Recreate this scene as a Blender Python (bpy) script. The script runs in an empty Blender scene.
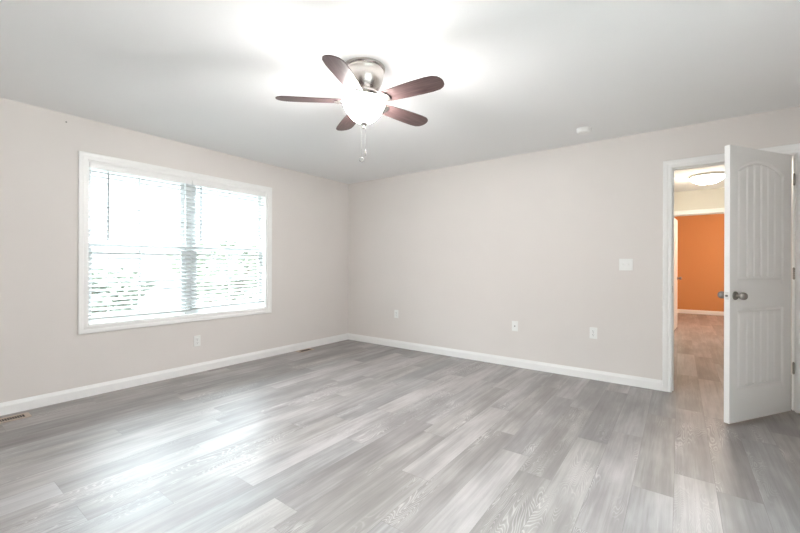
import bpy, bmesh, math, random
from mathutils import Vector, Matrix

random.seed(7)
sc = bpy.context.scene
COL = sc.collection
PI = math.pi

# ------------------------------------------------------------------ camera
cd = bpy.data.cameras.new('camera')
cam = bpy.data.objects.new('camera', cd)
COL.objects.link(cam)
cd.sensor_width = 36.0
cd.lens = 378.6178 * 36.0 / 800.0
cd.shift_y = -0.8845 / 800.0
cd.clip_start = 0.02
yaw, pit, rol = 0.636174, -0.0000918, 0.0031936
F = Vector((-math.sin(yaw) * math.cos(pit), math.cos(yaw) * math.cos(pit), math.sin(pit)))
Rv = Vector((math.cos(yaw), math.sin(yaw), 0))
Uv = Rv.cross(F)
R2 = Rv * math.cos(rol) + Uv * math.sin(rol)
U2 = -Rv * math.sin(rol) + Uv * math.cos(rol)
m = Matrix.Identity(4)
for i in range(3):
    m[i][0], m[i][1], m[i][2] = R2[i], U2[i], -F[i]
m[0][3], m[1][3], m[2][3] = 4.19096, -4.30731, 1.16096
cam.matrix_world = m
sc.camera = cam

# ------------------------------------------------------------------ light
SKY = 0.13
W = bpy.data.worlds.new('overcast_sky')
sc.world = W
W.use_nodes = True
bg = W.node_tree.nodes['Background']
bg.inputs[0].default_value = (0.82, 0.92, 1.0, 1)
# overcast sky: the zenith brighter than the horizon
_nt = W.node_tree
_tc = _nt.nodes.new('ShaderNodeTexCoord')
_sx = _nt.nodes.new('ShaderNodeSeparateXYZ')
_mr = _nt.nodes.new('ShaderNodeMapRange')
_mr.inputs['From Min'].default_value = 0.24
_mr.inputs['From Max'].default_value = 0.75
_mr.inputs['To Min'].default_value = SKY
_mr.inputs['To Max'].default_value = SKY * 19.5
_nt.links.new(_tc.outputs['Generated'], _sx.inputs[0])
_nt.links.new(_sx.outputs['Z'], _mr.inputs['Value'])
_nt.links.new(_mr.outputs['Result'], bg.inputs[1])
sc.view_settings.view_transform = 'Standard'
sc.view_settings.look = 'None'
sc.view_settings.gamma = 1.0
sc.view_settings.use_curve_mapping = False
sc.view_settings.exposure = 4.05
BOWL_EMIT, BOWL_BULB = 12.0, 0.7
HALL_EMIT, HALL_BULB = 2.75, 0.2
ORANGE_EMIT, ORANGE_FILL = 0.5, 3.8

# ------------------------------------------------------------------ materials
def mat(name, col, rough=0.5, metal=0.0, spec=0.5, bump=0.0, bscale=60.0, vary=0.0, vscale=3.0):
    M = bpy.data.materials.new(name)
    M.use_nodes = True
    nt = M.node_tree
    b = nt.nodes['Principled BSDF']
    b.inputs['Base Color'].default_value = (*col, 1)
    b.inputs['Roughness'].default_value = rough
    b.inputs['Metallic'].default_value = metal
    b.inputs['Specular IOR Level'].default_value = spec
    tc = nt.nodes.new('ShaderNodeTexCoord')
    if bump:
        n = nt.nodes.new('ShaderNodeTexNoise')
        n.inputs['Scale'].default_value = bscale
        n.inputs['Detail'].default_value = 3
        nt.links.new(tc.outputs['Object'], n.inputs['Vector'])
        bp = nt.nodes.new('ShaderNodeBump')
        bp.inputs['Strength'].default_value = bump
        bp.inputs['Distance'].default_value = 0.002
        nt.links.new(n.outputs['Fac'], bp.inputs['Height'])
        nt.links.new(bp.outputs['Normal'], b.inputs['Normal'])
    if vary:
        n = nt.nodes.new('ShaderNodeTexNoise')
        n.inputs['Scale'].default_value = vscale
        nt.links.new(tc.outputs['Object'], n.inputs['Vector'])
        r = nt.nodes.new('ShaderNodeMapRange')
        r.inputs['From Min'].default_value = 0.3
        r.inputs['From Max'].default_value = 0.7
        r.inputs['To Min'].default_value = 1 - vary
        r.inputs['To Max'].default_value = 1 + vary
        nt.links.new(n.outputs['Fac'], r.inputs['Value'])
        h = nt.nodes.new('ShaderNodeHueSaturation')
        h.inputs['Color'].default_value = (*col, 1)
        nt.links.new(r.outputs['Result'], h.inputs['Value'])
        nt.links.new(h.outputs['Color'], b.inputs['Base Color'])
    return M


WALL = mat('wall_paint', (0.805, 0.757, 0.722), 0.75, spec=0.25, bump=0.10, bscale=140, vary=0.012, vscale=1.5)
CEIL = mat('ceiling_paint', (0.93, 0.925, 0.92), 0.9, spec=0.1, bump=0.25, bscale=90)
CREAM = mat('hall_paint', (0.74, 0.715, 0.64), 0.75, spec=0.25, bump=0.1, bscale=140)
ORANGE = mat('orange_paint', (0.70, 0.335, 0.135), 0.7, spec=0.25, bump=0.1, bscale=140)
TRIM = mat('white_trim_paint', (0.95, 0.937, 0.92), 0.35, bump=0.03, bscale=30)
DOORP = mat('white_door_paint', (0.94, 0.93, 0.91), 0.4, bump=0.05, bscale=200)
PLASTIC = mat('white_plastic', (0.92, 0.915, 0.89), 0.3, bump=0.01)
DARK = mat('dark_slot', (0.03, 0.02, 0.016), 0.7, bump=0.02)
BRONZE = mat('dark_bronze', (0.10, 0.075, 0.055), 0.5, bump=0.03)
TAN = mat('tan_metal', (0.52, 0.42, 0.34), 0.45, bump=0.03)
TANNICK = mat('pale_hinge_metal', (0.42, 0.38, 0.34), 0.4, 0.7, bump=0.02)
NICKEL = mat('brushed_nickel', (0.66, 0.62, 0.59), 0.27, 1.0, bump=0.05, bscale=220)
CHAIN = mat('dull_dark_metal', (0.20, 0.18, 0.17), 0.6, 0.3, bump=0.02)
DNICKEL = mat('satin_nickel', (0.29, 0.265, 0.245), 0.3, 1.0, bump=0.04, bscale=220)
VINYL = mat('white_vinyl', (0.80, 0.81, 0.82), 0.4, bump=0.01)
BARK = mat('bark', (0.16, 0.12, 0.09), 0.9, bump=0.6, bscale=20)
LAWN = mat('lawn', (0.15, 0.15, 0.135), 0.95, bump=0.5, bscale=8, vary=0.25, vscale=0.6)
SIDING = mat('exterior_siding', (0.62, 0.60, 0.56), 0.8, bump=0.1)


def leaf_mat(name, c):
    return mat(name, c, 0.8, bump=0.2, bscale=20, vary=0.3, vscale=1.4)


def blade_mat():
    M = bpy.data.materials.new('mahogany_blade')
    M.use_nodes = True
    nt = M.node_tree
    b = nt.nodes['Principled BSDF']
    tc = nt.nodes.new('ShaderNodeTexCoord')
    mp = nt.nodes.new('ShaderNodeMapping')
    mp.inputs['Scale'].default_value = (3, 45, 10)
    n = nt.nodes.new('ShaderNodeTexNoise')
    n.inputs['Scale'].default_value = 2.0
    n.inputs['Detail'].default_value = 5
    cr = nt.nodes.new('ShaderNodeValToRGB')
    cr.color_ramp.elements[0].position = 0.3
    cr.color_ramp.elements[0].color = (0.060, 0.030, 0.030, 1)
    cr.color_ramp.elements[1].position = 0.7
    cr.color_ramp.elements[1].color = (0.120, 0.078, 0.074, 1)
    nt.links.new(tc.outputs['Object'], mp.inputs['Vector'])
    nt.links.new(mp.outputs['Vector'], n.inputs['Vector'])
    nt.links.new(n.outputs['Fac'], cr.inputs['Fac'])
    nt.links.new(cr.outputs['Color'], b.inputs['Base Color'])
    b.inputs['Roughness'].default_value = 0.38
    return M


BLADE = blade_mat()


def glass_mat():
    M = bpy.data.materials.new('window_glass')
    M.use_nodes = True
    nt = M.node_tree
    nt.nodes.clear()
    o = nt.nodes.new('ShaderNodeOutputMaterial')
    mx = nt.nodes.new('ShaderNodeMixShader')
    mx.inputs[0].default_value = 0.06
    t = nt.nodes.new('ShaderNodeBsdfTransparent')
    t.inputs[0].default_value = (0.95, 0.97, 0.96, 1)
    g = nt.nodes.new('ShaderNodeBsdfGlossy')
    g.inputs['Roughness'].default_value = 0.02
    nt.links.new(t.outputs[0], mx.inputs[1])
    nt.links.new(g.outputs[0], mx.inputs[2])
    nt.links.new(mx.outputs[0], o.inputs[0])
    return M


GLASS = glass_mat()


def slat_mat():
    M = bpy.data.materials.new('white_slat')
    M.use_nodes = True
    nt = M.node_tree
    b = nt.nodes['Principled BSDF']
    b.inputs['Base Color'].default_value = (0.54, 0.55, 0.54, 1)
    b.inputs['Roughness'].default_value = 0.4
    o = [n for n in nt.nodes if n.type == 'OUTPUT_MATERIAL'][0]
    t = nt.nodes.new('ShaderNodeBsdfTranslucent')
    t.inputs[0].default_value = (0.85, 0.87, 0.86, 1)
    mx = nt.nodes.new('ShaderNodeMixShader')
    mx.inputs[0].default_value = 0.02
    nt.links.new(b.outputs[0], mx.inputs[1])
    nt.links.new(t.outputs[0], mx.inputs[2])
    nt.links.new(mx.outputs[0], o.inputs[0])
    return M


SLAT = slat_mat()
RAIL = mat('grey_white_rail', (0.60, 0.62, 0.61), 0.4, bump=0.01)


def lamp_glass(name, col, strength):
    M = bpy.data.materials.new(name)
    M.use_nodes = True
    b = M.node_tree.nodes['Principled BSDF']
    b.inputs['Base Color'].default_value = (0.9, 0.88, 0.85, 1)
    b.inputs['Roughness'].default_value = 0.3
    b.inputs['Emission Color'].default_value = (*col, 1)
    b.inputs['Emission Strength'].default_value = strength
    return M


def floor_mat():
    """pale grey wood-look vinyl; every plank face carries its own tone and seed"""
    M = bpy.data.materials.new('vinyl_planks')
    M.use_nodes = True
    nt = M.node_tree
    N, L = nt.nodes.new, nt.links.new
    b = nt.nodes['Principled BSDF']
    tc = N('ShaderNodeTexCoord')
    at = N('ShaderNodeAttribute')
    at.attribute_name = 'plank'
    sep = N('ShaderNodeSeparateColor')
    L(at.outputs['Color'], sep.inputs[0])

    def math_(op, a, bb=None, clamp=False):
        n = N('ShaderNodeMath')
        n.operation = op
        n.use_clamp = clamp
        for i, x in enumerate((a, bb)):
            if x is None:
                continue
            if isinstance(x, (int, float)):
                n.inputs[i].default_value = x
            else:
                L(x, n.inputs[i])
        return n.outputs[0]

    # shift the pattern by the plank's seed
    off = N('ShaderNodeCombineXYZ')
    L(math_('MULTIPLY', sep.outputs[1], 37.0), off.inputs[0])
    L(math_('MULTIPLY', sep.outputs[1], 91.0), off.inputs[1])
    L(math_('MULTIPLY', sep.outputs[1], 17.0), off.inputs[2])
    add = N('ShaderNodeVectorMath')
    add.operation = 'ADD'
    L(tc.outputs['Object'], add.inputs[0])
    L(off.outputs[0], add.inputs[1])

    def noise(scale, detail=2.0, rough=0.5, dist=0.0):
        mp = N('ShaderNodeMapping')
        mp.inputs['Scale'].default_value = scale
        L(add.outputs[0], mp.inputs['Vector'])
        n = N('ShaderNodeTexNoise')
        n.inputs['Scale'].default_value = 1.0
        n.inputs['Detail'].default_value = detail
        n.inputs['Roughness'].default_value = rough
        n.inputs['Distortion'].default_value = dist
        L(mp.outputs[0], n.inputs['Vector'])
        return n.outputs['Fac']

    fine = noise((95, 4.0, 1), 4, 0.65)
    streak = noise((26, 1.1, 1), 3, 0.6, 0.4)
    cloud = noise((5.0, 1.6, 1), 3, 0.55)
    rings = noise((8.5, 1.25, 1), 2.0, 0.5, 0.3)
    patch = noise((3.5, 1.3, 1), 2, 0.5)
    # contour lines of a stretched field give cathedral grain
    s = math_('SINE', math_('MULTIPLY', rings, 150.0))
    line = math_('POWER', math_('ABSOLUTE', s), 9.0)
    pm = N('ShaderNodeMapRange')
    pm.interpolation_type = 'SMOOTHSTEP'
    pm.inputs['From Min'].default_value = 0.50
    pm.inputs['From Max'].default_value = 0.62
    L(patch, pm.inputs['Value'])
    line = math_('MULTIPLY', math_('MULTIPLY', line, pm.outputs[0]), sep.outputs[2])
    tone = math_('ADD', sep.outputs[0], math_('MULTIPLY', math_('SUBTRACT', fine, 0.5), 0.40))
    tone = math_('ADD', tone, math_('MULTIPLY', math_('SUBTRACT', streak, 0.5), 0.78))
    tone = math_('ADD', tone, math_('MULTIPLY', math_('SUBTRACT', cloud, 0.5), 1.15))
    tone = math_('ADD', tone, math_('MULTIPLY', line, 0.55), True)
    cr = N('ShaderNodeValToRGB')
    e = cr.color_ramp.elements
    e[0].position = 0.0
    e[0].color = (0.160, 0.147, 0.141, 1)
    e[1].position = 1.0
    e[1].color = (0.475, 0.452, 0.443, 1)
    k = e.new(0.45)
    k.color = (0.262, 0.245, 0.237, 1)
    L(tone, cr.inputs[0])
    # some planks lean mauve, some tan, some cool grey
    tint = N('ShaderNodeValToRGB')
    tint.color_ramp.interpolation = 'LINEAR'
    te = tint.color_ramp.elements
    te[0].position, te[0].color = 0.0, (0.985, 1.0, 1.012, 1)
    te[1].position, te[1].color = 1.0, (1.015, 1.0, 0.97, 1)
    tm = te.new(0.5)
    tm.color = (1.015, 0.99, 0.992, 1)
    L(math_('FRACT', math_('MULTIPLY', sep.outputs[1], 7.31)), tint.inputs[0])
    mul = N('ShaderNodeMix')
    mul.data_type = 'RGBA'
    mul.blend_type = 'MULTIPLY'
    mul.inputs[0].default_value = 1.0
    L(cr.outputs[0], mul.inputs[6])
    L(tint.outputs[0], mul.inputs[7])
    L(mul.outputs[2], b.inputs['Base Color'])
    b.inputs['Roughness'].default_value = 0.40
    b.inputs['Specular IOR Level'].default_value = 0.9
    bp = N('ShaderNodeBump')
    bp.inputs['Strength'].default_value = 0.15
    bp.inputs['Distance'].default_value = 0.001
    L(fine, bp.inputs['Height'])
    L(bp.outputs[0], b.inputs['Normal'])
    return M


# ------------------------------------------------------------------ mesh helpers
def box(bm, x0, x1, y0, y1, z0, z1, bev=0.0):
    c = [bm.verts.new((x, y, z)) for x in (x0, x1) for y in (y0, y1) for z in (z0, z1)]
    fs = [bm.faces.new([c[i] for i in q]) for q in
          ((0, 1, 3, 2), (4, 6, 7, 5), (0, 4, 5, 1), (2, 3, 7, 6), (0, 2, 6, 4), (1, 5, 7, 3))]
    if bev:
        es = list({e for f in fs for e in f.edges})
        bmesh.ops.bevel(bm, geom=es, offset=bev, segments=2, affect='EDGES', profile=0.5)


def lathe(bm, prof, n=32, cx=0, cy=0, cz=0, axis=None):
    rings = []
    for r, z in prof:
        if r < 1e-6:
            rings.append([bm.verts.new((cx, cy, cz + z))])
        else:
            rings.append([bm.verts.new((cx + r * math.cos(2 * PI * i / n), cy + r * math.sin(2 * PI * i / n), cz + z)) for i in range(n)])
    for a, b in zip(rings, rings[1:]):
        for i in range(n):
            j = (i + 1) % n
            if len(a) == 1 and len(b) == 1:
                continue
            if len(a) == 1:
                bm.faces.new((a[0], b[i], b[j]))
            elif len(b) == 1:
                bm.faces.new((a[i], b[0], a[j]))
            else:
                bm.faces.new((a[i], b[i], b[j], a[j]))


def tube(bm, p0, p1, r, n=10, cap=True):
    p0, p1 = Vector(p0), Vector(p1)
    d = (p1 - p0).normalized()
    a = d.orthogonal().normalized()
    b = d.cross(a)
    A = [bm.verts.new(p0 + (a * math.cos(2 * PI * i / n) + b * math.sin(2 * PI * i / n)) * r) for i in range(n)]
    B = [bm.verts.new(p1 + (a * math.cos(2 * PI * i / n) + b * math.sin(2 * PI * i / n)) * r) for i in range(n)]
    for i in range(n):
        j = (i + 1) % n
        bm.faces.new((A[i], A[j], B[j], B[i]))
    if cap:
        bm.faces.new(A[::-1])
        bm.faces.new(B)


def prism(bm, pts, z0, z1, bev=0.0):
    A = [bm.verts.new((x, y, z0)) for x, y in pts]
    B = [bm.verts.new((x, y, z1)) for x, y in pts]
    n = len(pts)
    fs = [bm.faces.new(A[::-1]), bm.faces.new(B)]
    for i in range(n):
        j = (i + 1) % n
        fs.append(bm.faces.new((A[i], A[j], B[j], B[i])))
    if bev:
        es = [e for f in fs[:2] for e in f.edges]
        bmesh.ops.bevel(bm, geom=es, offset=bev, segments=2, affect='EDGES', profile=0.5)


def sweep(bm, path, dirs, prof, to3, closed=False):
    """profile (w outward, d out of the wall) mitred along a path in the wall plane"""
    rows = []
    for (a, b), (da, db) in zip(path, dirs):
        rows.append([bm.verts.new(to3(a + w * da, b + w * db, d)) for w, d in prof])
    n = len(prof)
    seg = list(zip(rows, rows[1:])) + ([(rows[-1], rows[0])] if closed else [])
    for r0, r1 in seg:
        for i in range(n):
            j = (i + 1) % n
            bm.faces.new((r0[i], r0[j], r1[j], r1[i]))
    if not closed:
        bm.faces.new(rows[0][::-1])
        bm.faces.new(rows[-1])


def obj(name, bm, material, parent=None, loc=None, rot=None, smooth=False):
    bmesh.ops.recalc_face_normals(bm, faces=bm.faces)
    me = bpy.data.meshes.new(name)
    bm.to_mesh(me)
    bm.free()
    if smooth:
        for p in me.polygons:
            p.use_smooth = True
        me.set_sharp_from_angle(angle=math.radians(smooth if smooth is not True else 40))
    me.materials.append(material)
    o = bpy.data.objects.new(name, me)
    COL.objects.link(o)
    if loc is not None:
        o.location = loc
    if rot is not None:
        o.rotation_euler = rot
    if parent is not None:
        o.parent = parent
    return o


def empty(name, loc=(0, 0, 0), rot=(0, 0, 0)):
    o = bpy.data.objects.new(name, None)
    o.empty_display_size = 0.1
    COL.objects.link(o)
    o.location = loc
    o.rotation_euler = rot
    return o


def tag(o, label, cat, group=None, kind=None):
    o['label'] = label
    o['category'] = cat
    if group:
        o['group'] = group
    if kind:
        o['kind'] = kind
    return o


def st(name, bm, material, label, cat, **k):
    return tag(obj(name, bm, material, **k), label, cat, kind='structure')


def B():
    return bmesh.new()


def copy_tree(o, parent=None):
    c = o.copy()
    COL.objects.link(c)
    if parent is not None:
        c.parent = parent
    for ch in list(o.children):
        copy_tree(ch, c)
    return c


# ------------------------------------------------------------------ the setting
H = 2.44
XR, YB = 5.16, -4.96           # right and rear walls
WT = 0.115                     # inner wall thickness
LT = 0.15                      # outer wall thickness
WY0, WY1, WZ0, WZ1 = -3.263, -1.463, 0.620, 2.082    # window opening
DX0, DX1, DZ = 4.137, 4.938, 2.068                   # bedroom doorway, clear opening
JT = 0.018                                            # jamb board
HY = 3.75                                             # hall end wall
OX0, OX1, OZ = 4.094, 4.86, 2.040                     # doorway to the orange room
OY = 7.45
HX0 = 3.95
OL, OR = 3.2, 5.9

# floor: one mesh of planks, run along Y
PW, PL, PX = 0.1778, 1.22, 2.925
fixed = {  # row -> (one plank end, {index: (tone, grain)})
    0: (-1.353, {-1: (0.73, 0.0), 0: (0.50, 0.8), -2: (0.45, 1.0)}),
    1: (-1.75, {-1: (0.42, 0.9), 0: (0.36, 0.3)}),
    2: (-1.985, {-1: (0.70, 0.05), 0: (0.46, 1.0), 1: (0.80, 0.1)}),
    3: (-0.95, {-1: (0.36, 0.6), 0: (0.46, 0.3), -2: (0.36, 0.8)}),
    4: (-1.52, {-1: (0.58, 1.0), 0: (0.30, 0.5), 1: (0.80, 0.1)}),
    5: (-1.268, {-1: (0.56, 1.0), 0: (0.74, 0.2), -2: (0.5, 1.0)}),
    6: (-0.74, {-1: (0.46, 0.7), 0: (0.36, 0.4), -2: (0.56, 0.9)}),
    7: (-1.68, {-1: (0.74, 0.3), 0: (0.50, 0.8), 1: (0.58, 0.4), 2: (0.95, 0.1)}),
    8: (-0.54, {-1: (0.54, 0.9), 0: (0.78, 0.1)}),
    9: (0.35, {-1: (0.42, 0.8), 0: (0.80, 0.1), -2: (0.40, 0.6), -3: (0.48, 0.6)}),
    10: (-0.62, {-1: (0.34, 0.9), 0: (0.30, 0.6)}),
    11: (-1.3, {-1: (0.34, 0.8), 0: (0.32, 0.6), 1: (0.3, 0.4)}),
    -1: (-0.85, {-1: (0.44, 0.9), 0: (0.80, 0.1), -2: (0.36, 1.0), -3: (0.62, 0.3)}),
    -2: (-1.937, {-1: (0.26, 0.9), 0: (0.5, 0.6), -2: (0.80, 0.2)}),
    -3: (-1.25, {-1: (0.52, 0.7), 0: (0.80, 0.1)}),
    -8: (-3.775, {-1: (0.9, 0.1), 0: (0.5, 0.6)}),
    -11: (-0.91, {0: (0.22, 0.3), -1: (0.82, 0.1)}),
    -12: (-1.5, {0: (0.72, 0.1)}),
}
rf = random.Random(21)
me = bpy.data.meshes.new('floor')
vs, fc, pc = [], [], []
areas = ((0.0, XR, YB, 0.06), (OL, OR, 0.06, OY))
k0, k1 = int(math.floor((-0.0 - PX) / PW)), int(math.ceil((OR - PX) / PW))
for k in range(k0, k1 + 1):
    x0, x1 = PX + k * PW, PX + (k + 1) * PW
    end, tones = fixed.get(k, (rf.uniform(-1.2, 0), {}))
    i0 = int(math.floor((YB - end) / PL)) - 1
    for i in range(i0, i0 + 14):
        y0, y1 = end + i * PL, end + (i + 1) * PL
        tone = rf.choice((0.34, 0.42, 0.46, 0.5, 0.54, 0.58, 0.62, 0.76)) + rf.uniform(-0.04, 0.04)
        gr = rf.choice((0.1, 0.3, 0.6, 0.9, 1.0))
        seed = rf.random()
        if i in tones:
            tone, gr = tones[i]
        for ax0, ax1, ay0, ay1 in areas:
            a0, a1, b0, b1 = max(x0, ax0), min(x1, ax1), max(y0, ay0), min(y1, ay1)
            if a1 - a0 < 1e-4 or b1 - b0 < 1e-4:
                continue
            g = 0.0007
            n = len(vs)
            vs += [(a0 + g, b0 + g, 0), (a1 - g, b0 + g, 0), (a1 - g, b1 - g, 0), (a0 + g, b1 - g, 0)]
            fc.append((n, n + 1, n + 2, n + 3))
            pc.append((0.52 + (tone - 0.52) * 0.62, seed, gr, 1))
# dark core board seen in the hairline joints
n = len(vs)
for ax0, ax1, ay0, ay1 in areas:
    n = len(vs)
    for z in (-0.0012, -0.02):
        vs += [(ax0, ay0, z), (ax1, ay0, z), (ax1, ay1, z), (ax0, ay1, z)]
    for q in ((0, 1, 2, 3), (7, 6, 5, 4), (0, 4, 5, 1), (1, 5, 6, 2), (2, 6, 7, 3), (3, 7, 4, 0)):
        fc.append(tuple(n + j for j in q))
        pc.append((0.12, 0.5, 0, 1))
me.from_pydata(vs, [], fc)
ca = me.color_attributes.new('plank', 'FLOAT_COLOR', 'CORNER')
for p in me.polygons:
    for li in p.loop_indices:
        ca.data[li].color = pc[p.index]
me.materials.append(floor_mat())
fo = bpy.data.objects.new('floor', me)
COL.objects.link(fo)
tag(fo, 'pale grey wood-look plank floor running through bedroom and hall', 'floor', kind='structure')

bm = B(); box(bm, -LT, XR + WT, YB - WT, WT, H, H + 0.1)
st('ceiling', bm, CEIL, 'white textured bedroom ceiling', 'ceiling')
bm = B(); box(bm, HX0 - WT, XR + WT, WT, HY + WT, H, H + 0.1)
st('ceiling_hall', bm, CEIL, 'white hallway ceiling beyond the doorway', 'ceiling')
bm = B(); box(bm, OL - WT, OR + WT, HY + WT, OY + WT, H, H + 0.1)
st('ceiling_far_room', bm, CEIL, 'white ceiling of the orange room', 'ceiling')


def wall_with_hole(axis, c0, c1, a0, a1, h0, h1, z0, z1, base=-0.02):
    """a wall slab from c0 to c1 on its thin axis, a0..a1 long, with one opening"""
    bm = B()
    def bx(p0, p1, q0, q1):
        if p1 - p0 < 1e-4 or q1 - q0 < 1e-4:
            return
        if axis == 'x':
            box(bm, c0, c1, p0, p1, q0, q1)
        else:
            box(bm, p0, p1, c0, c1, q0, q1)
    bx(a0, h0, base, H)
    bx(h1, a1, base, H)
    bx(h0, h1, base, z0)
    bx(h0, h1, z1, H)
    return bm


st('wall_left', wall_with_hole('x', -LT, 0, YB - WT, WT, WY0, WY1, WZ0, WZ1), WALL, 'greige painted wall holding the big white window', 'wall')
st('wall_back', wall_with_hole('y', 0, WT, 0, XR, DX0 - JT, DX1 + JT, -0.02, DZ + JT), WALL, 'greige painted long wall with the open white door', 'wall')
st('wall_right', wall_with_hole('x', XR, XR + LT, YB - WT, HY, -4.75, -2.65, 0.80, 2.082), WALL, 'greige wall behind the open door', 'wall')
bm = B(); box(bm, 0, XR, YB - WT, YB, -0.02, H)
st('wall_rear', bm, WALL, 'greige wall behind the viewpoint', 'wall')
bm = B(); box(bm, HX0 - WT, HX0, WT, HY, -0.02, H)
st('wall_hall_left', bm, CREAM, 'cream hallway side wall', 'wall')
st('wall_hall_end', wall_with_hole('y', HY, HY + WT, OL, OR, OX0 - JT, OX1 + JT, -0.02, OZ + JT), CREAM, 'cream hallway end wall above the orange doorway', 'wall')
bm = B(); box(bm, OL - WT, OR + WT, OY, OY + WT, -0.02, H)
st('wall_far_room', bm, ORANGE, 'orange wall of the room past the hall', 'wall')
bm = B(); box(bm, OL - WT, OL, HY + WT, OY, -0.02, H)
st('wall_far_room_left', bm, ORANGE, 'orange side wall hidden by the hall door', 'wall')
bm = B(); box(bm, OR, OR + WT, HY + WT, OY, -0.02, H)
st('wall_far_room_right', bm, ORANGE, 'orange side wall past the white door', 'wall')

# baseboards
BH, BT = 0.096, 0.014
bprof = [(0, 0), (0, BT), (BH * 0.72, BT), (BH * 0.80, BT * 0.8), (BH * 0.92, BT * 0.55), (BH, BT * 0.4), (BH, 0)]


def baseboard(name, p0, p1, nrm, label):
    bm = B()
    rows = []
    for px, py in (p0, p1):
        rows.append([bm.verts.new((px + nrm[0] * d, py + nrm[1] * d, z)) for z, d in bprof])
    n = len(bprof)
    for i in range(n):
        j = (i + 1) % n
        bm.faces.new((rows[0][i], rows[0][j], rows[1][j], rows[1][i]))
    bm.faces.new(rows[0][::-1])
    bm.faces.new(rows[1])
    return st(name, bm, TRIM, label, 'baseboard')


CW = 0.069
baseboard('baseboard_left', (0, YB), (0, 0), (1, 0), 'white baseboard along the window wall')
baseboard('baseboard_back', (BT, 0), (DX0 - CW, 0), (0, -1), 'white baseboard along the long wall up to the door')
baseboard('baseboard_right', (XR, YB), (XR, -0.0), (-1, 0), 'white baseboard behind the open door')
baseboard('baseboard_rear', (BT, YB), (XR - BT, YB), (0, 1), 'white baseboard behind the viewpoint')
baseboard('baseboard_hall', (HX0, WT), (HX0, HY), (1, 0), 'white baseboard along the hallway')
baseboard('baseboard_far_room', (OL, OY), (OR, OY), (0, -1), 'cream baseboard below the orange wall')

# casings and jambs
cprof = [(0, 0), (0, 0.010), (0.005, 0.0125), (0.030, 0.0125), (0.036, 0.016), (0.058, 0.0185), (CW - 0.004, 0.0185), (CW, 0.015), (CW, 0)]


def door_trim(name, x0, x1, zt, y0, y1, label):
    bm = B()
    dirs = [(-1, 0), (-1, 1), (1, 1), (1, 0)]
    r = 0.004
    path = [(x0 - r, 0), (x0 - r, zt + r), (x1 + r, zt + r), (x1 + r, 0)]
    sweep(bm, path, dirs, cprof, lambda a, b, d: (a, y0 - d, b))
    sweep(bm, path, dirs, cprof, lambda a, b, d: (a, y1 + d, b))
    box(bm, x0 - JT, x0, y0, y1, 0, zt)
    box(bm, x1, x1 + JT, y0, y1, 0, zt)
    box(bm, x0 - JT, x1 + JT, y0, y1, zt, zt + JT)
    ys = y0 + 0.042
    box(bm, x0, x0 + 0.011, ys, ys + 0.035, 0, zt)
    box(bm, x1 - 0.011, x1, ys, ys + 0.035, 0, zt)
    box(bm, x0 + 0.011, x1 - 0.011, ys, ys + 0.035, zt - 0.011, zt)
    return st(name, bm, TRIM, label, 'door trim')


t1 = door_trim('trim_1', DX0, DX1, DZ, 0, WT, 'white casing and jamb around the bedroom doorway')
bm = B(); box(bm, DX0, DX0 + 0.0015, 0.006, 0.034, 0.92, 0.98)
obj('strike_plate', bm, DNICKEL, t1)
t2 = door_trim('trim_2', OX0, OX1, OZ, HY, HY + WT, 'white casing around the doorway to the orange room')

# ------------------------------------------------------------------ window
win = empty('window_1', (-0.1, (WY0 + WY1) / 2, WZ0))
tag(win, 'wide white twin window with white casing on the side wall', 'window', kind='structure')


def wpart(name, bm, m_, parent=win, **k):
    o = obj(name, bm, m_, **k)
    o.parent = parent
    if parent is win:
        o.matrix_parent_inverse = Matrix.Translation(-Vector(win.location))
    return o


bm = B()
sweep(bm, [(WY0, WZ0), (WY0, WZ1), (WY1, WZ1), (WY1, WZ0)], [(-1, -1), (-1, 1), (1, 1), (1, -1)],
      [(w * 0.94, d) for w, d in cprof], lambda a, b, d: (d, a, b), closed=True)
wpart('casing', bm, TRIM)
bm = B()   # return boards lining the opening
e = 0.012
box(bm, -LT, 0.0, WY0, WY0 + e, WZ0, WZ1)
box(bm, -LT, 0.0, WY1 - e, WY1, WZ0, WZ1)
box(bm, -LT, 0.0, WY0 + e, WY1 - e, WZ1 - e, WZ1)
box(bm, -LT, 0.0, WY0 + e, WY1 - e, WZ0, WZ0 + e)
wpart('window_frame', bm, TRIM)
a0, a1, b0, b1 = WY0 + e, WY1 - e, WZ0 + e, WZ1 - e
ym = (a0 + a1) / 2
bm = B(); box(bm, -LT, -0.078, ym - 0.04, ym + 0.04, b0, b1, 0.003)
wpart('mullion', bm, VINYL)
zr = (b0 + b1) / 2
for ya, yb in ((a0, ym - 0.04), (ym + 0.04, a1)):
    for up in (0, 1):
        xf, xb = (-0.088, -0.112) if not up else (-0.114, -0.138)
        z0, z1 = (b0, zr + 0.02) if not up else (zr - 0.02, b1)
        s = 0.042
        bm = B()
        box(bm, xb, xf, ya, ya + s, z0, z1)
        box(bm, xb, xf, yb - s, yb, z0, z1)
        box(bm, xb, xf, ya + s, yb - s, z0, z0 + (0.055 if not up else 0.04))
        box(bm, xb, xf, ya + s, yb - s, z1 - 0.04, z1)
        sash = wpart('sash', bm, VINYL)
        bm = B()
        xm = (xf + xb) / 2
        yc = (ya + yb) / 2
        zc = (z0 + z1) / 2
        box(bm, xm - 0.006, xm + 0.006, yc - 0.008, yc + 0.008, z0 + 0.04, z1 - 0.04)
        box(bm, xm - 0.006, xm + 0.006, ya + s, yb - s, zc - 0.008, zc + 0.008)
        wpart('muntin', bm, VINYL, sash)
        bm = B(); box(bm, xm - 0.002, xm + 0.002, ya + s - 0.005, yb - s + 0.005, z0 + 0.035, z1 - 0.035)
        wpart('pane', bm, GLASS, sash)

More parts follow.
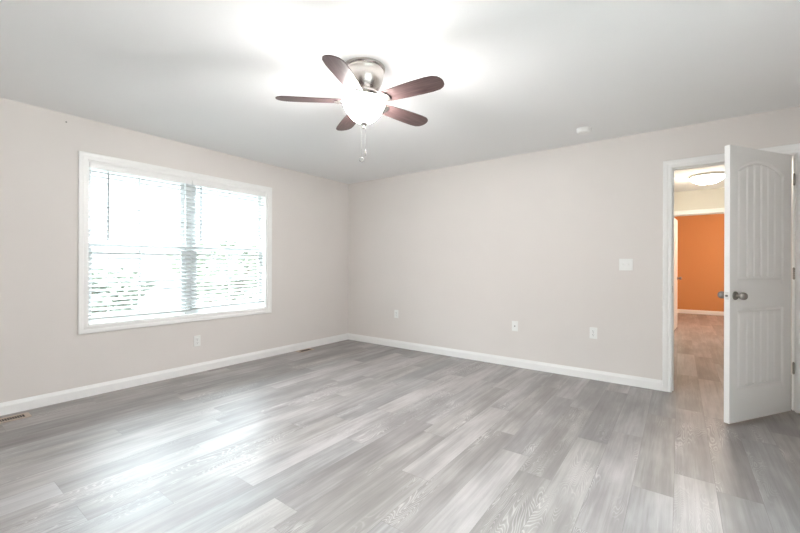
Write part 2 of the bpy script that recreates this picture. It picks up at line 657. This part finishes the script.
# added window, out of view in the right wall, to brighten the room
fill_win = empty('fill_window', (XR + 0.1, -3.70, 0.80))
tag(fill_win, 'added white window, out of view, opposite the big twin window', 'window', kind='structure')
def w2(name, bm, m_):
    o = obj(name, bm, m_, fill_win)
    o.matrix_parent_inverse = Matrix.Translation(-Vector(fill_win.location))
    return o
v0, v1, v2, v3 = -4.75, -2.65, 0.80, 2.082
bm = B()
sweep(bm, [(v0, v2), (v0, v3), (v1, v3), (v1, v2)], [(-1, -1), (-1, 1), (1, 1), (1, -1)],
      cprof, lambda a, b, d: (XR - d, a, b), closed=True)
w2('casing', bm, TRIM)
bm = B()
for q in ((v0, v0 + e, v2, v3), (v1 - e, v1, v2, v3), (v0 + e, v1 - e, v3 - e, v3), (v0 + e, v1 - e, v2, v2 + e)):
    box(bm, XR, XR + LT, *q)
w2('window_frame', bm, TRIM)
for z0, z1, xf in ((v2 + e, 1.51, XR + 0.09), (1.47, v3 - e, XR + 0.116)):
    bm = B()
    ya, yb, s = v0 + e, v1 - e, 0.042
    for q in ((ya, ya + s, z0, z1), (yb - s, yb, z0, z1), (-3.74, -3.66, z0 + 0.042, z1 - 0.042), (ya + s, yb - s, z0, z0 + 0.042), (ya + s, yb - s, z1 - 0.042, z1)):
        box(bm, xf, xf + 0.024, *q)
    w2('sash', bm, VINYL)
    bm = B(); box(bm, xf + 0.010, xf + 0.014, ya + s - 0.005, yb - s + 0.005, z0 + 0.037, z1 - 0.037)
    w2('pane', bm, GLASS)

# ------------------------------------------------------------------ blinds
TILT = math.radians(-20)


def blind(y0, y1, zb_a, zb_b, wand_y, wand_z, cords, label, cat='blind'):
    """zb_a / zb_b: underside of the bottom rail at its two ends"""
    root = empty('window_blind', (-0.03, (y0 + y1) / 2, zb_a))
    tag(root, label, cat, 'blinds in the twin window')
    inv = Matrix.Translation(-Vector(root.location))
    def part(name, bm, m_, **k):
        o = obj(name, bm, m_, root, **k)
        o.matrix_parent_inverse = inv
        return o
    bm = B(); box(bm, -0.062, -0.010, y0, y1, 2.030, WZ1 - e - 0.001, 0.003)
    part('headrail', bm, PLASTIC)
    bm = B(); box(bm, -0.009, 0.002, y0 - 0.0005, y1 + 0.0005, 2.020, WZ1 - e - 0.001, 0.003)
    part('valance', bm, TRIM)
    xc = -0.036
    ztop, n = 1.998, 31
    zl = zb_a + 0.045
    bm = B()
    for i in range(n):
        t = i / (n - 1)
        # curved slat, room edge lower than the outer edge
        rows = []
        for yy, zb in ((y0 + 0.004, zb_a), (y1 - 0.004, zb_b)):
            z = ztop + (zb + 0.045 - ztop) * t
            row = []
            for q in range(5):
                u = (q - 2) / 2
                r = 0.025
                w = u * r
                hgt = 0.003 * (1 - u * u)
                row.append((xc + w * math.cos(TILT) - hgt * math.sin(TILT), yy, z + w * math.sin(TILT) + hgt * math.cos(TILT)))
            rows.append([[bm.verts.new(p) for p in row], [bm.verts.new((p[0], p[1], p[2] - 0.0026)) for p in row]])
        (t0, b0_), (t1_, b1_) = rows
        for q in range(4):
            bm.faces.new((t0[q], t0[q + 1], t1_[q + 1], t1_[q]))
            bm.faces.new((b0_[q + 1], b0_[q], b1_[q], b1_[q + 1]))
        bm.faces.new((t0[0], t1_[0], b1_[0], b0_[0]))
        bm.faces.new((t0[4], b0_[4], b1_[4], t1_[4]))
        for tt, bb in ((t0, b0_), (t1_, b1_)):
            bm.faces.new(tt + bb[::-1])
    part('slats', bm, SLAT)
    bm = B()
    lo = [(xc - 0.026, y0 + 0.003, zb_a), (xc + 0.026, y0 + 0.003, zb_a), (xc + 0.026, y1 - 0.003, zb_b), (xc - 0.026, y1 - 0.003, zb_b)]
    A = [bm.verts.new(p) for p in lo]
    Bv = [bm.verts.new((p[0], p[1], p[2] + 0.018)) for p in lo]
    bm.faces.new(A[::-1]); bm.faces.new(Bv)
    for i in range(4):
        j = (i + 1) % 4
        bm.faces.new((A[i], A[j], Bv[j], Bv[i]))
    part('bottom_rail', bm, RAIL)
    for yc_ in cords:
        t = (yc_ - y0) / (y1 - y0)
        zb = zb_a + (zb_b - zb_a) * t
        bm = B()
        for dx in (-0.0265, 0.0265):
            tube(bm, (xc + dx, yc_, zb + 0.010), (xc + dx, yc_, 2.035), 0.0009, 5)
        part('ladder_cord', bm, PLASTIC)
    bm = B()
    tube(bm, (0.008, wand_y, 2.012), (0.008, wand_y, wand_z), 0.0060, 8)
    tube(bm, (0.008, wand_y, wand_z), (0.008, wand_y, wand_z - 0.03), 0.0072, 8)
    tube(bm, (-0.012, wand_y, 2.030), (0.008, wand_y, 2.012), 0.0025, 6)
    part('tilt_wand', bm, mat('wand_plastic', (0.36, 0.37, 0.37), 0.3, bump=0.01))
    return root


blind(-3.249, -2.3745, 0.668, 0.668, -3.115, 1.42, (-3.10, -2.81, -2.50),
      'white slatted blind on the window half farther from the room corner, rail hanging lower')
blind(-2.3675, -1.487, 0.679, 0.698, -2.285, 1.45, (-2.22, -1.93, -1.60),
      'white slatted blind on the window half nearer the room corner, rail slightly higher')

# ------------------------------------------------------------------ open bedroom door
DL, DH, DT = 0.762, 2.030, 0.035
DOFF = 0.030


def door_leaf_bm(panels, L, Hh, T, grooves):
    us = [i * L / 196 for i in range(197)]
    zs, z = [], 0.0
    fine = panels['fine']
    while z < Hh - 1e-6:
        zs.append(z)
        z += 0.004 if any(a <= z <= b for a, b in fine) else 0.03
    zs.append(Hh)
    def dep(u, z):
        for (u0, u1, z0, z1, arch) in panels['p']:
            c, hw = (u0 + u1) / 2, (u1 - u0) / 2
            top = z1 + arch * (1 - ((u - c) / hw) ** 2) if arch else z1
            s = min(u - u0, u1 - u, z - z0, top - z)
            if s <= 0:
                continue
            if s < 0.014:
                return -0.011 * (0.5 - 0.5 * math.cos(PI * s / 0.014))
            if s < 0.020:
                return -0.011
            if s < 0.032:
                return -0.011 + 0.009 * (s - 0.020) / 0.012
            d = -0.002
            for g in grooves:
                if abs(u - g) < 0.011:
                    d = min(d, -0.002 - 0.009 * (1 - abs(u - g) / 0.011))
            return d
        return 0.0
    bm = B()
    nu, nz = len(us), len(zs)
    D = [[dep(u, z) for u in us] for z in zs]
    # leaf: u along -X from the hinge, room face at y=0 looking to -Y, back at y=+T
    fr = [[bm.verts.new((-us[i], -D[j][i], zs[j])) for i in range(nu)] for j in range(nz)]
    bk = [[bm.verts.new((-us[i], T + D[j][i], zs[j])) for i in range(nu)] for j in range(nz)]
    for j in range(nz - 1):
        for i in range(nu - 1):
            bm.faces.new((fr[j][i], fr[j][i + 1], fr[j + 1][i + 1], fr[j + 1][i]))
            bm.faces.new((bk[j][i], bk[j + 1][i], bk[j + 1][i + 1], bk[j][i + 1]))
    for j in range(nz - 1):
        bm.faces.new((fr[j][0], fr[j + 1][0], bk[j + 1][0], bk[j][0]))
        bm.faces.new((fr[j][-1], bk[j][-1], bk[j + 1][-1], fr[j + 1][-1]))
    for i in range(nu - 1):
        bm.faces.new((fr[0][i], bk[0][i], bk[0][i + 1], fr[0][i + 1]))
        bm.faces.new((fr[-1][i], fr[-1][i + 1], bk[-1][i + 1], bk[-1][i]))
    return bm


panels = {'p': [(0.102, 0.676, 1.034, 1.858, 0.086), (0.102, 0.676, 0.230, 0.830, 0.0)],
          'fine': [(0.22, 0.29), (0.78, 0.84), (1.025, 1.085), (1.82, 1.95)]}
GR = [0.559, 0.474, 0.389, 0.304, 0.219]
ANG = math.radians(56.4)
door = empty('door_1', (4.922, -0.012, 0.018), (0, 0, ANG))
tag(door, 'white two-panel plank door with arched top panel, standing open into the bedroom', 'door', kind='structure')
obj('door_leaf', door_leaf_bm(panels, DL, DH, DT, GR), DOORP, door, (-DOFF, 0, 0), smooth=35)
DL += DOFF


def knob_bm(sgn):
    bm = B()
    prof = [(0, 0), (0.0315, 0), (0.0315, 0.004), (0.028, 0.009), (0.014, 0.012), (0.0125, 0.022), (0.016, 0.028), (0.0225, 0.034),
            (0.0265, 0.042), (0.0275, 0.052), (0.0255, 0.062), (0.020, 0.068), (0.0, 0.070)]
    lathe(bm, prof, 28)
    bmesh.ops.transform(bm, matrix=Matrix.Rotation(PI / 2 * sgn, 4, 'X'), verts=bm.verts)
    return bm


obj('door_knob', knob_bm(1), DNICKEL, door, (-0.730, 0, 0.930), smooth=40)
obj('door_knob', knob_bm(-1), DNICKEL, door, (-0.730, DT, 0.930), smooth=40)
bm = B(); box(bm, -DL - 0.0012, -DL + 0.001, 0.006, DT - 0.006, 0.902, 0.958, 0.0004)
lp = obj('latch_plate', bm, mat('pale_latch_metal', (0.78, 0.76, 0.73), 0.35, 0.8, bump=0.01), door)
bm = B(); tube(bm, (-DL - 0.009, DT / 2, 0.930), (-DL - 0.0012, DT / 2, 0.930), 0.0075, 12)
obj('latch_bolt', bm, CHAIN, lp)


def hinge(parent, z, x, y, ang=0):
    bm = B()
    hh = 0.089
    for i in range(5):
        tube(bm, (x, y, z - hh / 2 + i * hh / 5 + 0.0006), (x, y, z - hh / 2 + (i + 1) * hh / 5 - 0.0006), 0.0068, 10)
    tube(bm, (x, y, z - hh / 2 - 0.004), (x, y, z + hh / 2 + 0.004), 0.004, 8)
    hg = obj('hinge', bm, DNICKEL, parent)
    bm = B()   # jamb leaf, square to the jamb, and door leaf, on the door's edge
    box(bm, x + 0.0028, x + 0.0048, y + 0.004, y + 0.042, z - hh / 2, z + hh / 2)
    bmesh.ops.rotate(bm, cent=(x, y, z), matrix=Matrix.Rotation(-ang, 3, 'Z'), verts=bm.verts)
    obj('hinge_plate', bm, TANNICK, hg)
    return hg


for z in (1.840, 1.090, 0.335):
    hinge(door, z, 0.000, -0.002, ANG)

# far door, swung into the orange room and seen nearly edge-on
d2ang = math.radians(90 - 4.6)
door2 = empty('door_2', (4.098, HY + WT + 0.004, 0.014), (0, 0, 0))
tag(door2, 'white door seen nearly edge-on in the orange doorway', 'door', kind='structure')
p2 = {'p': [(0.11, 0.64, 1.052, 1.86, 0.055), (0.11, 0.64, 0.248, 0.848, 0.0)], 'fine': panels['fine']}
bm = door_leaf_bm(p2, 0.752, 2.02, DT, [0.54, 0.4575, 0.375, 0.2925, 0.21])
# mirror: leaf runs +X from hinge
bmesh.ops.scale(bm, vec=(-1, 1, 1), verts=bm.verts)
lf = obj('door_leaf', bm, DOORP, door2, (0, 0, 0), smooth=35)
def k2(sgn, y):
    o = obj('door_knob', knob_bm(sgn), DNICKEL, door2, (0.69, y, 0.925), smooth=40)
k2(1, 0); k2(-1, DT)
for z in (1.80, 1.05, 0.25):
    hinge(door2, z, -0.004, -0.004)
door2.rotation_euler = (0, 0, d2ang)

# ------------------------------------------------------------------ ceiling fan
FC = Vector((2.54, -2.47, 0))
fan = empty('ceiling_fan', (FC.x, FC.y, H))
tag(fan, 'five-bladed dark brown ceiling fan with nickel housing and lit glass bowl', 'ceiling fan')


def fpart(name, prof, m_, n=48, parent=fan, **k):
    bm = B()
    lathe(bm, [(r, z - H) for r, z in prof], n)
    return obj(name, bm, m_, parent, smooth=k.get('smooth', 35))


hs = fpart('motor_housing', [(0.0, H), (0.136, H), (0.136, H - 0.012), (0.131, H - 0.018), (0.127, H - 0.020), (0.127, H - 0.030), (0.1245, H - 0.034),
                        (0.123, H - 0.060), (0.117, H - 0.090), (0.106, H - 0.118), (0.092, H - 0.140), (0.080, H - 0.152), (0.076, H - 0.158), (0.0, H - 0.158)], NICKEL)
fpart('flywheel', [(0.0, 2.284), (0.086, 2.284), (0.090, 2.280), (0.090, 2.268), (0.086, 2.264), (0.0, 2.264)], NICKEL)
fpart('switch_housing', [(0.0, 2.2645), (0.062, 2.2645), (0.066, 2.258), (0.066, 2.240), (0.128, 2.234), (0.131, 2.230), (0.131, 2.226), (0.0, 2.226)], NICKEL)  # wide brim over the bowl added to shield the ceiling from its glow
BG = lamp_glass('lit_frosted_glass', (1.0, 0.98, 0.965), BOWL_EMIT)
fpart('light_bowl', [(0.118, 2.2255), (0.128, 2.2255), (0.1315, 2.216), (0.1325, 2.204), (0.129, 2.190), (0.117, 2.167), (0.099, 2.140),
                     (0.077, 2.116), (0.052, 2.098), (0.024, 2.089), (0.0, 2.0865)], BG)
fpart('finial', [(0.0, 2.0875), (0.023, 2.0865), (0.024, 2.083), (0.016, 2.074), (0.009, 2.068), (0.0075, 2.060), (0.009, 2.055), (0.0065, 2.050), (0.0, 2.048)], CHAIN, 20)

bo = []
hw = [(0.128, 0.044), (0.20, 0.053), (0.30, 0.060), (0.40, 0.065), (0.47, 0.066), (0.515, 0.062)]
right = [(x, -w) for x, w in hw]
tip = [(0.541, -0.048), (0.554, -0.030), (0.559, -0.013), (0.560, 0.0), (0.559, 0.013), (0.554, 0.030), (0.541, 0.048)]
bo = right + tip + [(x, w) for x, w in reversed(hw)]
bm = B(); prism(bm, bo, -0.003, 0.003, 0.0012)
bme = None
BZ = 2.222
blades = []
for i in range(5):
    ang = math.radians(5.6 + 72 * i)
    if bme is None:
        ob = obj('blade', bm, BLADE, fan)
        bme = ob.data
        bm2 = B()
        # half-moon plate under the blade root and the arm to the flywheel
        pts = [(0.142, -0.042), (0.162, -0.046)]
        for q in range(11):
            a = -PI / 2 + PI * q / 10
            pts.append((0.162 + 0.032 * math.cos(a), 0.046 * math.sin(a)))
        pts += [(0.142, 0.042), (0.128, 0.020), (0.128, -0.020)]
        cl = []
        for p in pts:
            if not cl or (abs(p[0] - cl[-1][0]) + abs(p[1] - cl[-1][1])) > 1e-4:
                cl.append(p)
        prism(bm2, cl, -0.010, -0.0032, 0.0015)
        ir = obj('blade_iron', bm2, NICKEL, ob)
        bm3 = B()
        A = [(0.074, 0.030), (0.074, 0.040), (0.100, 0.038), (0.128, 0.000), (0.150, -0.0035), (0.150, -0.010), (0.124, -0.008), (0.098, 0.026)]
        va = [bm3.verts.new((x, -0.017, z)) for x, z in A]
        vb = [bm3.verts.new((x, 0.017, z)) for x, z in A]
        bm3.faces.new(va); bm3.faces.new(vb[::-1])
        for q in range(len(A)):
            r = (q + 1) % len(A)
            bm3.faces.new((va[q], vb[q], vb[r], va[r]))
        arm = obj('iron_arm', bm3, NICKEL, ob)
        first = ob
    else:
        ob = first.copy(); COL.objects.link(ob); ob.parent = fan
        for ch in list(first.children):
            c = ch.copy(); COL.objects.link(c); c.parent = ob
    ob.location = (0, 0, BZ - H)
    ob.rotation_euler = (Matrix.Rotation(ang, 3, 'Z') @ Matrix.Rotation(math.radians(-11.5), 3, 'X')).to_euler()


def chain(dx, dy, z_end, fob):
    bm = B()
    z = 2.052
    prof = []
    while z > z_end:
        prof += [(0.0004, z - H), (0.0009, z - 0.0022 - H), (0.0004, z - 0.0044 - H)]
        z -= 0.0050
    lathe(bm, [(0, prof[0][1])] + prof + [(0, prof[-1][1] - 0.0005)], 6, dx, dy)
    c = obj('pull_chain', bm, CHAIN, fan)
    bm = B()
    if fob == 'drop':
        lathe(bm, [(0, z_end + 0.004 - H), (0.0025, z_end - H), (0.004, z_end - 0.012 - H), (0.0065, z_end - 0.026 - H), (0.0055, z_end - 0.033 - H), (0, z_end - 0.036 - H)], 14, dx, dy)
    else:
        n = 20
        rr = 0.014
        px = [Vector((dx + rr * math.cos(2 * PI * i / n) * 0.8, dy + rr * math.cos(2 * PI * i / n) * 0.6, z_end - rr - H + rr * math.sin(2 * PI * i / n))) for i in range(n)]
        for i in range(n):
            tube(bm, px[i], px[(i + 1) % n], 0.0017, 6)
    obj('fob', bm, CHAIN, c)


chain(0.004, 0.010, 1.915, 'drop')
chain(-0.012, -0.010, 1.862, 'ring')
lt = bpy.data.lights.new('fan_bulb', 'POINT')
lt.energy = BOWL_BULB
lt.color = (1.0, 0.97, 0.935)
lt.shadow_soft_size = 0.03
lo_ = bpy.data.objects.new('fan_bulb', lt)
COL.objects.link(lo_)
lo_.location = (0.085, -0.06, 2.20 - H)
lo_.parent = fan

# ------------------------------------------------------------------ smoke detector
sd = empty('smoke_detector', (3.47, -0.45, H))
tag(sd, 'round white smoke detector on the ceiling near the long wall', 'smoke detector')
bm = B(); lathe(bm, [(0, 0), (0.068, 0), (0.068, -0.010), (0, -0.010)], 36)
obj('mounting_plate', bm, PLASTIC, sd, smooth=35)
bm = B(); lathe(bm, [(0, -0.0102), (0.062, -0.0102), (0.064, -0.014), (0.063, -0.022), (0.056, -0.034), (0.046, -0.038), (0.044, -0.036), (0.02, -0.036), (0.018, -0.039), (0, -0.040)], 36)
obj('cover', bm, PLASTIC, sd, smooth=35)

# ------------------------------------------------------------------ wall plates
def plate_root(name, loc, rz, label, cat, group=None):
    return tag(empty(name, loc, (0, 0, rz)), label, cat, group)


def plate(root, w, h):
    """local frame: plate in XZ, room towards -Y"""
    bm = B(); box(bm, -w / 2, w / 2, -0.006, 0, -h / 2, h / 2, 0.0025)
    obj('cover_plate', bm, PLASTIC, root)


def outlet(loc, rz, label):
    r = plate_root('outlet', loc, rz, label, 'outlet', 'wall outlets')
    plate(r, 0.070, 0.115)
    for s in (-1, 1):
        bm = B(); box(bm, -0.0165, 0.0165, -0.0085, -0.0058, s * 0.0195 - 0.0135, s * 0.0195 + 0.0135, 0.001)
        f = obj('socket', bm, PLASTIC, r)
        bm = B()
        for dx, hh in ((-0.0063, 0.0045), (0.0063, 0.0037)):
            box(bm, dx - 0.0012, dx + 0.0012, -0.0089, -0.0082, s * 0.0195 + 0.003 - hh, s * 0.0195 + 0.003 + hh)
        tube(bm, (0, -0.0089, s * 0.0195 - 0.0085), (0, -0.0082, s * 0.0195 - 0.0085), 0.0024, 10)
        obj('slot', bm, DARK, f)
    bm = B(); tube(bm, (0, -0.0072, 0), (0, -0.0058, 0), 0.003, 10)
    obj('screw', bm, DNICKEL, r)
    return r


outlet((0.950, 0, 0.472), 0, 'white outlet low on the long wall, nearest the room corner')
outlet((3.481, 0, 0.475), 0, 'white outlet low on the long wall, nearest the door casing')
outlet((0, -2.319, 0.340), PI / 2, 'white outlet on the window wall below the window')
cj = plate_root('cable_jack', (2.663, 0, 0.467), 0, 'small white cable jack plate with one round connector on the long wall', 'cable jack')
plate(cj, 0.070, 0.115)
bm = B(); tube(bm, (0, -0.016, 0), (0, -0.0058, 0), 0.0048, 12)
tube(bm, (0, -0.0085, 0), (0, -0.0058, 0), 0.0080, 6)
obj('coaxial_connector', bm, DNICKEL, cj)
for z in (-0.042, 0.042):
    bm = B(); tube(bm, (0, -0.0072, z), (0, -0.0058, z), 0.003, 10)
    obj('screw', bm, PLASTIC, cj)
sw = plate_root('light_switch', (3.767, 0, 1.178), 0, 'white double toggle light switch on the wall beside the doorway', 'light switch')
plate(sw, 0.116, 0.115)
for dx in (-0.023, 0.023):
    bm = B()
    box(bm, dx - 0.0055, dx + 0.0055, -0.0068, -0.0056, -0.012, 0.012)
    c = [(-0.0055, 0.003), (-0.021, 0.012), (-0.0215, 0.0065), (-0.0055, -0.006)]
    va = [bm.verts.new((dx - 0.0042, y, z)) for y, z in c]
    vb = [bm.verts.new((dx + 0.0042, y, z)) for y, z in c]
    bm.faces.new(va); bm.faces.new(vb[::-1])
    for q in range(4):
        r_ = (q + 1) % 4
        bm.faces.new((va[q], vb[q], vb[r_], va[r_]))
    obj('toggle', bm, PLASTIC, sw)
    for z in (-0.030, 0.030):
        bm = B(); tube(bm, (dx, -0.0072, z), (dx, -0.0058, z), 0.003, 10)
        obj('screw', bm, PLASTIC, sw)
bm = B(); tube(bm, (0, -3.409, 2.37), (0.006, -3.409, 2.368), 0.0035, 10); tube(bm, (0.006, -3.409, 2.368), (0.008, -3.409, 2.368), 0.006, 12)
tag(obj('wall_nail', bm, DNICKEL), 'tiny grey nail in the wall above the window corner', 'nail')

# ------------------------------------------------------------------ floor registers
def register(x, y, label, L_=0.33, w=0.125, fx=0.024, fy=0.030, n=20, m_=None):
    m_ = m_ or TAN
    r = tag(empty('floor_register', (x, y, 0)), label, 'floor vent', 'floor vents along the window wall')
    bm = B()
    z0, z1 = 0.0, 0.005
    box(bm, -w / 2, -w / 2 + fx, -L_ / 2, L_ / 2, z0, z1)
    box(bm, w / 2 - fx, w / 2, -L_ / 2, L_ / 2, z0, z1)
    box(bm, -w / 2 + fx, w / 2 - fx, -L_ / 2, -L_ / 2 + fy, z0, z1)
    box(bm, -w / 2 + fx, w / 2 - fx, L_ / 2 - fy, L_ / 2, z0, z1)
    obj('frame', bm, TAN, r)
    bm = B(); box(bm, -w / 2 + fx, w / 2 - fx, -L_ / 2 + fy, L_ / 2 - fy, 0.0, 0.0012)
    obj('duct_opening', bm, DARK, r)
    span = L_ - 2 * fy
    bm = B()
    for i in range(1, n):
        yy = -span / 2 + span * i / n
        t = 0.0032 if i != n // 2 else 0.009
        box(bm, -w / 2 + fx, w / 2 - fx, yy - t / 2, yy + t / 2, 0.0012, 0.0030)
    obj('louvre', bm, m_, r)
    return r


register(0.152, -3.815, 'tan slotted floor vent beside the baseboard, far along the window wall from the corner')
register(0.095, -0.925, 'small dark floor vent beside the window wall baseboard near the room corner', 0.24, 0.115, 0.018, 0.032, 9, BRONZE)

# ------------------------------------------------------------------ flush ceiling lights
def flush_light(loc, emit, bulb, label, mname):
    r = tag(empty('flush_ceiling_light', loc), label, 'ceiling light', 'flush ceiling lights past the doorway')
    bm = B(); lathe(bm, [(0, 0), (0.185, 0), (0.200, -0.012), (0.205, -0.030), (0.196, -0.034), (0.0, -0.030)], 40)
    obj('metal_pan', bm, TRIM, r, smooth=35)
    bm = B(); lathe(bm, [(0.192, -0.0345), (0.185, -0.050), (0.165, -0.074), (0.135, -0.096), (0.10, -0.112), (0.06, -0.121), (0.0, -0.125)], 40)
    obj('glass_dome', bm, lamp_glass(mname, (1.0, 0.92, 0.79), emit), r, smooth=35)
    bm = B(); lathe(bm, [(0, -0.125), (0.012, -0.126), (0.010, -0.134), (0.005, -0.140), (0, -0.142)], 14)
    obj('finial', bm, NICKEL, r, smooth=35)
    l = bpy.data.lights.new('ceiling_bulb', 'POINT')
    l.energy = bulb
    l.color = (1.0, 0.90, 0.76)
    l.shadow_soft_size = 0.12
    o = bpy.data.objects.new('ceiling_bulb', l)
    COL.objects.link(o)
    o.location = (0, 0, -0.30)
    o.parent = r
    return r


flush_light((4.50, 2.50, H), HALL_EMIT, HALL_BULB, 'lit flush dome light on the hallway ceiling', 'lit_hall_dome')
flush_light((5.25, 5.3, H), ORANGE_EMIT, ORANGE_FILL, 'added unseen dome light on the orange room ceiling', 'added_far_dome')  # unseen lamp, added to light the orange room

# ------------------------------------------------------------------ outside the window
GZ = -2.9
bm = B(); box(bm, -60, 60, -40, 50, GZ - 0.2, GZ)
st('ground', bm, LAWN, 'lawn below the upstairs window', 'ground')
LEAF = [leaf_mat('leaf_green', (0.20, 0.22, 0.17)), leaf_mat('leaf_olive', (0.22, 0.23, 0.18)), leaf_mat('leaf_dark', (0.18, 0.20, 0.16))]


def tree(x, y, hgt, rad, mi, seed, label):
    r = random.Random(seed)
    t = tag(empty('tree', (x, y, GZ)), label, 'tree', 'trees outside the window')
    bm = B()
    tube(bm, (0, 0, 0), (0.1, 0.05, hgt * 0.45), 0.16, 10)
    for k in range(6):
        a = r.uniform(0, 2 * PI)
        tube(bm, (0.1, 0.05, hgt * (0.3 + 0.03 * k)), (math.cos(a) * rad * 0.6, math.sin(a) * rad * 0.6, hgt * r.uniform(0.55, 0.8)), 0.05, 6)
    obj('trunk', bm, BARK, t)
    vs, fs = [], []
    for k in range(1900):
        while True:
            p = Vector((r.uniform(-1, 1), r.uniform(-1, 1), r.uniform(-1, 1)))
            if 0.3 < p.length < 1:
                break
        bump = 0.8 + 0.25 * math.sin(3 * p.x + seed) * math.cos(4 * p.y) + 0.15 * math.sin(6 * p.z)
        c = Vector((p.x * rad * bump, p.y * rad * bump, hgt * 0.66 + p.z * hgt * 0.36 * bump))
        a = Vector((r.gauss(0, 1), r.gauss(0, 1), r.gauss(0, 1))).normalized()
        b = a.orthogonal().normalized()
        s = r.uniform(0.10, 0.22)
        n = len(vs)
        vs += [c - a * s, c + b * s * 0.5, c + a * s, c - b * s * 0.5]
        fs.append((n, n + 1, n + 2, n + 3))
    me = bpy.data.meshes.new('crown')
    me.from_pydata(vs, [], fs)
    me.materials.append(LEAF[mi])
    o = bpy.data.objects.new('crown', me)
    COL.objects.link(o)
    o.parent = t
    return t


tree(-11.5, 4.4, 5.6, 2.9, 0, 3, 'mid green tree outside, behind the window half nearer the room corner')
tree(-14.5, 0.6, 4.4, 2.0, 2, 5, 'dark green tree outside, behind the middle of the window')
tree(-15.0, -2.9, 3.6, 1.5, 1, 9, 'olive green tree outside, behind the window half farther from the corner')
